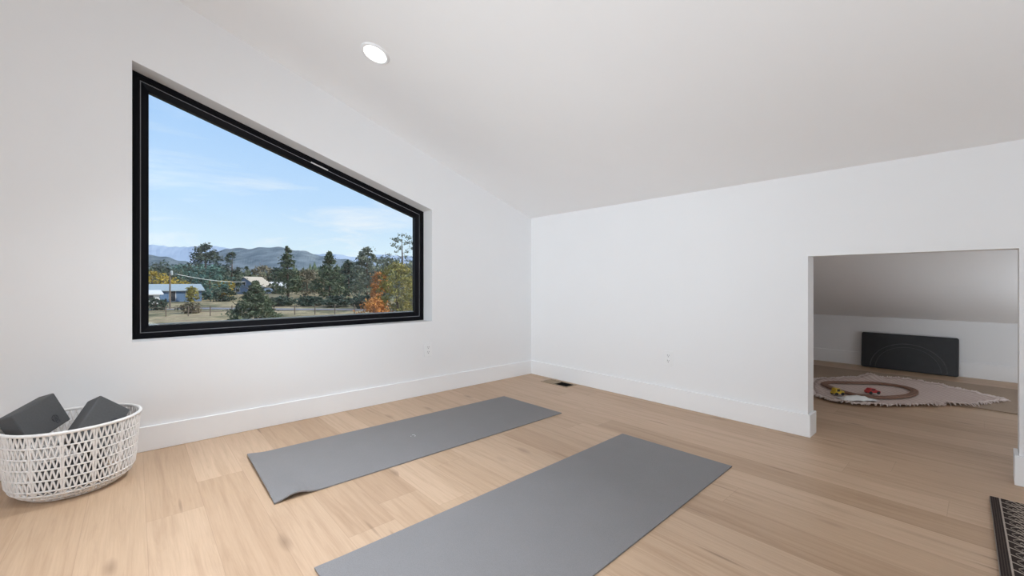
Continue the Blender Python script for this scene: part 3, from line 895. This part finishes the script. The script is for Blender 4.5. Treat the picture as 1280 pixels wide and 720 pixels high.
tree('pine_tree', 'low dark pine filling between the two pointed pines', 'tree', 345, 146, 334, 26, 'darkpine', 16, 'pine', .05, 45, 26, .45, .2)
tree('pine_tree', 'far grey green pine left of the gabled house roof', 'tree', 308, 230, 334, 22, 'pine', 17, 'cone', .05, 40, 24, .7, .2)
# near bushy pine and autumn trees
tree('pine_tree', 'near bushy young pine standing before the gabled house', 'tree', 319, 42, 352, 66, 'pine', 20, 'cone', .02, 190, 46, .15, .11)
tree('autumn_tree', 'yellow green autumn tree at the lower right of the window', 'tree', 497, 46, 331, 46, 'yellowgreen', 21, 'round', .05, 110, 40, .16, .15)
tree('autumn_tree', 'small bright orange tree left of the yellow green tree', 'tree', 474, 50.5, 342, 22, 'orange', 22, 'round', .25, 60, 34, .15, .2)
tree('autumn_bush', 'low orange bush at the foot of the autumn trees', 'bush', 467, 41.5, 376, 32, 'orange', 23, 'round', .02, 60, 34, .14, .2)
tree('autumn_tree', 'rusty autumn tree at the far right of the pane', 'tree', 516, 52, 345, 32, 'brownleaf', 24, 'round', .05, 60, 34, .16, .2)
# yellow shrubs
tree('yellow_shrub', 'yellow shrub nearest the left window frame', 'shrub', 190, 118, 340, 20, 'yellowleaf', 30, 'round', .02, 30, 24, .36, .22)
tree('yellow_shrub', 'wide yellow shrub behind the blue ranch house', 'shrub', 204, 126, 345, 24, 'yellowleaf', 31, 'round', .02, 34, 24, .36, .22)
tree('yellow_shrub', 'yellow shrub right of the utility pole', 'shrub', 222, 134, 350, 26, 'yellowleaf', 32, 'round', .02, 34, 24, .36, .22)
tree('yellow_shrub', 'lone yellow shrub left of the gabled house', 'shrub', 283, 112, 351, 18, 'yellowleaf', 33, 'round', .02, 34, 24, .34, .22)
tree('yellow_shrub', 'small olive yellow tree in front of the ranch house', 'shrub', 240, 88, 358, 12, 'yellowgreen', 34, 'round', .02, 34, 24, .24, .22)
tree('dark_bush', 'low dark bush at the left window edge', 'bush', 195, 62, 374, 20, 'darkpine', 35, 'round', .02, 34, 26, .2, .2)
tree('dark_bush', 'rusty low bush in the meadow left of the young pine', 'bush', 238, 56, 380, 22, 'brownleaf', 36, 'round', .02, 34, 26, .2, .2)
tree('dark_bush', 'dark bush by the house beneath the blue green spruce', 'bush', 279, 90, 362, 26, 'darkpine', 37, 'round', .02, 34, 26, .3, .2)
for k, (px, d, top, w) in enumerate(((352, 74, 373, 33), (388, 72, 372, 33), (424, 70, 371, 33), (456, 66, 370, 30))):
    tree('dark_bush', ['dark roadside bush below the conical pine', 'dark roadside bush below the brown green tree', 'dark roadside bush below the wide pointed pine', 'dark roadside bush left of the orange bush'][k], 'bush', px, d, top, w, 'darkpine', 40 + k, 'round', .0, 60, 28, .26, .14, group='dark roadside bushes')

# distant woodland nobody could count
rnd = random.Random(77)
fo = MB()
for k in range(2600):
    px = rnd.uniform(60, 640); d = 175 + 460 * rnd.random() ** 1.2
    if 262 < px < 366 and d < 262: continue
    p = site(px, d); h_ = rnd.uniform(7, 13); w_ = h_ * rnd.uniform(.30, .5)
    a0 = rnd.uniform(0, 1.5)
    for (zb, zt, ww) in ((.08, .55, 1.0), (.35, .8, .72), (.6, 1.0, .45)):
        vs = [(p.x, p.y, p.z + h_ * zt)]
        for q in range(7):
            rr = w_ * ww * rnd.uniform(.7, 1.2) / 1.3
            vs.append((p.x + rr * math.cos(a0 + q * 2*PI/7), p.y + rr * math.sin(a0 + q * 2*PI/7), p.z + h_ * zb + rnd.uniform(-.6, .6)))
        fo.add(vs, [(0, 1 + q, 1 + (q + 1) % 7) for q in range(7)])
o = fo.build('distant_forest', M['pine']); tag(o, 'dense evergreen woodland stretching below the hills', 'forest', kind='stuff')

# --- houses
def house(name, label, px, d, rz, L, D, Hw, Hr, wallm, roofm, wins):
    """ridge along local X, gable ends at +-L/2, front at -Y"""
    t = thing(name, label, 'house', site(px, d), rz + math.atan((640 - px) / FOC))
    w = MB(); w.prism([(-L/2, -D/2, -.2), (-L/2, D/2, -.2), (-L/2, D/2, Hw), (-L/2, 0, Hw + Hr), (-L/2, -D/2, Hw)], (L, 0, 0)); w.build('walls', M[wallm], t)
    r = MB(); ov = .5; k = Hr / (D / 2)
    for s in (-1, 1):
        a = [(-L/2 - ov, 0, Hw + Hr + .02), (-L/2 - ov, s * (D/2 + ov), Hw - k * ov + .02), (-L/2 - ov, s * (D/2 + ov), Hw - k * ov + .22), (-L/2 - ov, 0, Hw + Hr + .22)]
        r.prism(a if s > 0 else a[::-1], (L + 2 * ov, 0, 0))
    r.build('roof', M[roofm], t)
    for (side, u, z, ww, hh) in wins:
        f = MB(); pn_ = MB()
        if side == 'front':
            f.box((u - ww/2 - .1, -D/2 - .06, z - .1), (u + ww/2 + .1, -D/2 + .05, z + hh + .1)); pn_.box((u - ww/2, -D/2 - .09, z), (u + ww/2, -D/2 - .05, z + hh))
        else:
            f.box((-L/2 - .06, u - ww/2 - .1, z - .1), (-L/2 + .05, u + ww/2 + .1, z + hh + .1)); pn_.box((-L/2 - .09, u - ww/2, z), (-L/2 - .05, u + ww/2, z + hh))
        fo_ = f.build('house_window', M['whitewall'], t); pn_.build('window_glass', M['darkglass'], fo_)
    return t
facing = math.atan2(RGT.y, RGT.x)
house('ranch_house', 'low blue ranch house with a pale roof at left', 212, 90, facing + .15, 10, 6, 2.4, 1.1, 'bluewall', 'roofgrey', [('front', -3, 1, 1.2, 1), ('front', 0, .2, 1, 2), ('front', 3, 1, 1.4, 1)])
house('white_shed', 'small white shed by the left window edge', 185, 80, facing + .2, 2.8, 3.0, 1.9, .5, 'whitewall', 'whitewall', [('front', 0, .8, .9, .8)])
house('gabled_house', 'gabled blue house with a tan roof behind the young pine', 316, 150, facing + math.radians(62), 11, 9.0, 2.6, 3.2, 'bluegrey', 'rooftan', [('gable', -2, .8, 1.2, 1.2), ('gable', 2, .8, 1.2, 1.2), ('gable', 0, 3.3, 1.0, 1.0)])
house('white_garage', 'low pale garage right of the gabled house', 346, 170, facing + .3, 5.5, 4, 2.0, 2.0, 'whitewall', 'whitewall', [('front', 0, .3, 2.2, 1.7)])

# --- utility pole, power line, fence
up = thing('utility_pole', 'thin brown utility pole left of the big pine', 'utility pole', site(212.5, 66))
MB().tube([(0, 0, -.1), (0, 0, 5.6)], [.13, .09], 8).build('pole', M['post'], up)
MB().lathe([(.02, 5.2), (.16, 5.25), (.18, 5.75), (.1, 5.9), (.02, 5.95)], 12, c=(.2, 0, 0)).build('lamp_head', M['lampgrey'], up)
A = site(222, 64, hgt(343, 64)); B = site(306, 84, hgt(352.5, 84))
pts = []
for k in range(13):
    f = k / 12; p = A.lerp(B, f); p.z -= .35 * math.sin(PI * f); pts.append(p)
A0 = site(218.5, 66.6, hgt(342, 66))
o = MB().tube([A0] + pts, .035, 5).build('power_line', M['wire']); tag(o, 'pale overhead power line running right from the utility pole', 'cable')

fe = thing('wire_fence', 'weathered post and rail fence across the meadow', 'fence', site(320, 53))
org = fe.location.copy()
ends = [(150, 50), (560, 57)]
Pa, Pb = site(*ends[0]) - org, site(*ends[1]) - org
nP = 17
for k in range(nP):
    p = Pa.lerp(Pb, k / (nP - 1)); MB().tube([p + Vector((0, 0, -.1)), p + Vector((0, 0, 1.25))], .065, 6).build('post', M['post'], fe)
for zz in (.55, 1.05):
    MB().tube([Pa + Vector((0, 0, zz)), Pb + Vector((0, 0, zz))], .03, 5).build('rail', M['post'], fe)

# ------------------------------------------------------------------ sky, sun
w = bpy.data.worlds.new('sky'); sc.world = w; w.use_nodes = True
nt = w.node_tree; nt.nodes.clear(); h = N(nt)
tc = h.node('ShaderNodeTexCoord').outputs['Generated']
x, y, z = h.sep(tc)
sky = h.ramp(z, [(0.0, (.80, .92, 1.0)), (.06, (.72, .88, 1.0)), (.16, (.53, .74, 1.0)), (.30, (.41, .64, .98)), (.6, (.24, .46, .88)), (1.0, (.15, .33, .74))])
gr = h.math('GREATER_THAN', z, -0.002)
inv = h.math('DIVIDE', 1.0, h.math('ADD', h.math('MAXIMUM', z, 0.0), .12))
cv = h.comb(h.math('MULTIPLY', x, inv), h.math('MULTIPLY', y, inv), 0)
n1 = h.noise(cv, 0.9, 7, .62); n1.inputs['Distortion'].default_value = .6
cl = h.ramp(n1.outputs[0], [(.50, (0, 0, 0)), (.72, (1, 1, 1))])
skyc = h.mix(h.math('MULTIPLY', cl, .75), sky, (.92, .95, 1.0))
col = h.mix(gr, (.20, .18, .14), skyc)
bg = h.node('ShaderNodeBackground'); h.link(col, bg.inputs[0]); bg.inputs[1].default_value = 1.06
out = h.node('ShaderNodeOutputWorld'); h.link(bg.outputs[0], out.inputs[0])

sd = bpy.data.lights.new('sun', 'SUN'); sd.energy = 4.0; sd.angle = .01; sd.color = (1.0, .95, .86)
so = bpy.data.objects.new('sun', sd); COL.objects.link(so)
so.rotation_euler = Vector((-.62, .50, -.60)).to_track_quat('-Z', 'Y').to_euler()
so.location = (0, 0, 20)

# ------------------------------------------------------------------ camera, render look
cd = bpy.data.cameras.new('camera'); cd.sensor_width = 36; cd.lens = FOC / 1280 * 36
cd.shift_y = -7.5 / 1280; cd.clip_end = 12000; cd.clip_start = .02
co = bpy.data.objects.new('camera', cd); COL.objects.link(co)
co.location = CAM; co.rotation_euler = (PI / 2, 0, math.atan2(FWD.y, FWD.x) - PI / 2)
sc.camera = co
vs_ = sc.view_settings
sc.display_settings.display_device = 'sRGB'
vs_.view_transform = 'Standard'; vs_.look = 'None'; vs_.gamma = 1.0; vs_.use_curve_mapping = False; vs_.exposure = 0.0
cy = sc.cycles
cy.use_denoising = True; cy.max_bounces = 12; cy.diffuse_bounces = 8; cy.transparent_max_bounces = 12
cy.sample_clamp_indirect = 6.0; cy.caustics_reflective = False; cy.caustics_refractive = False
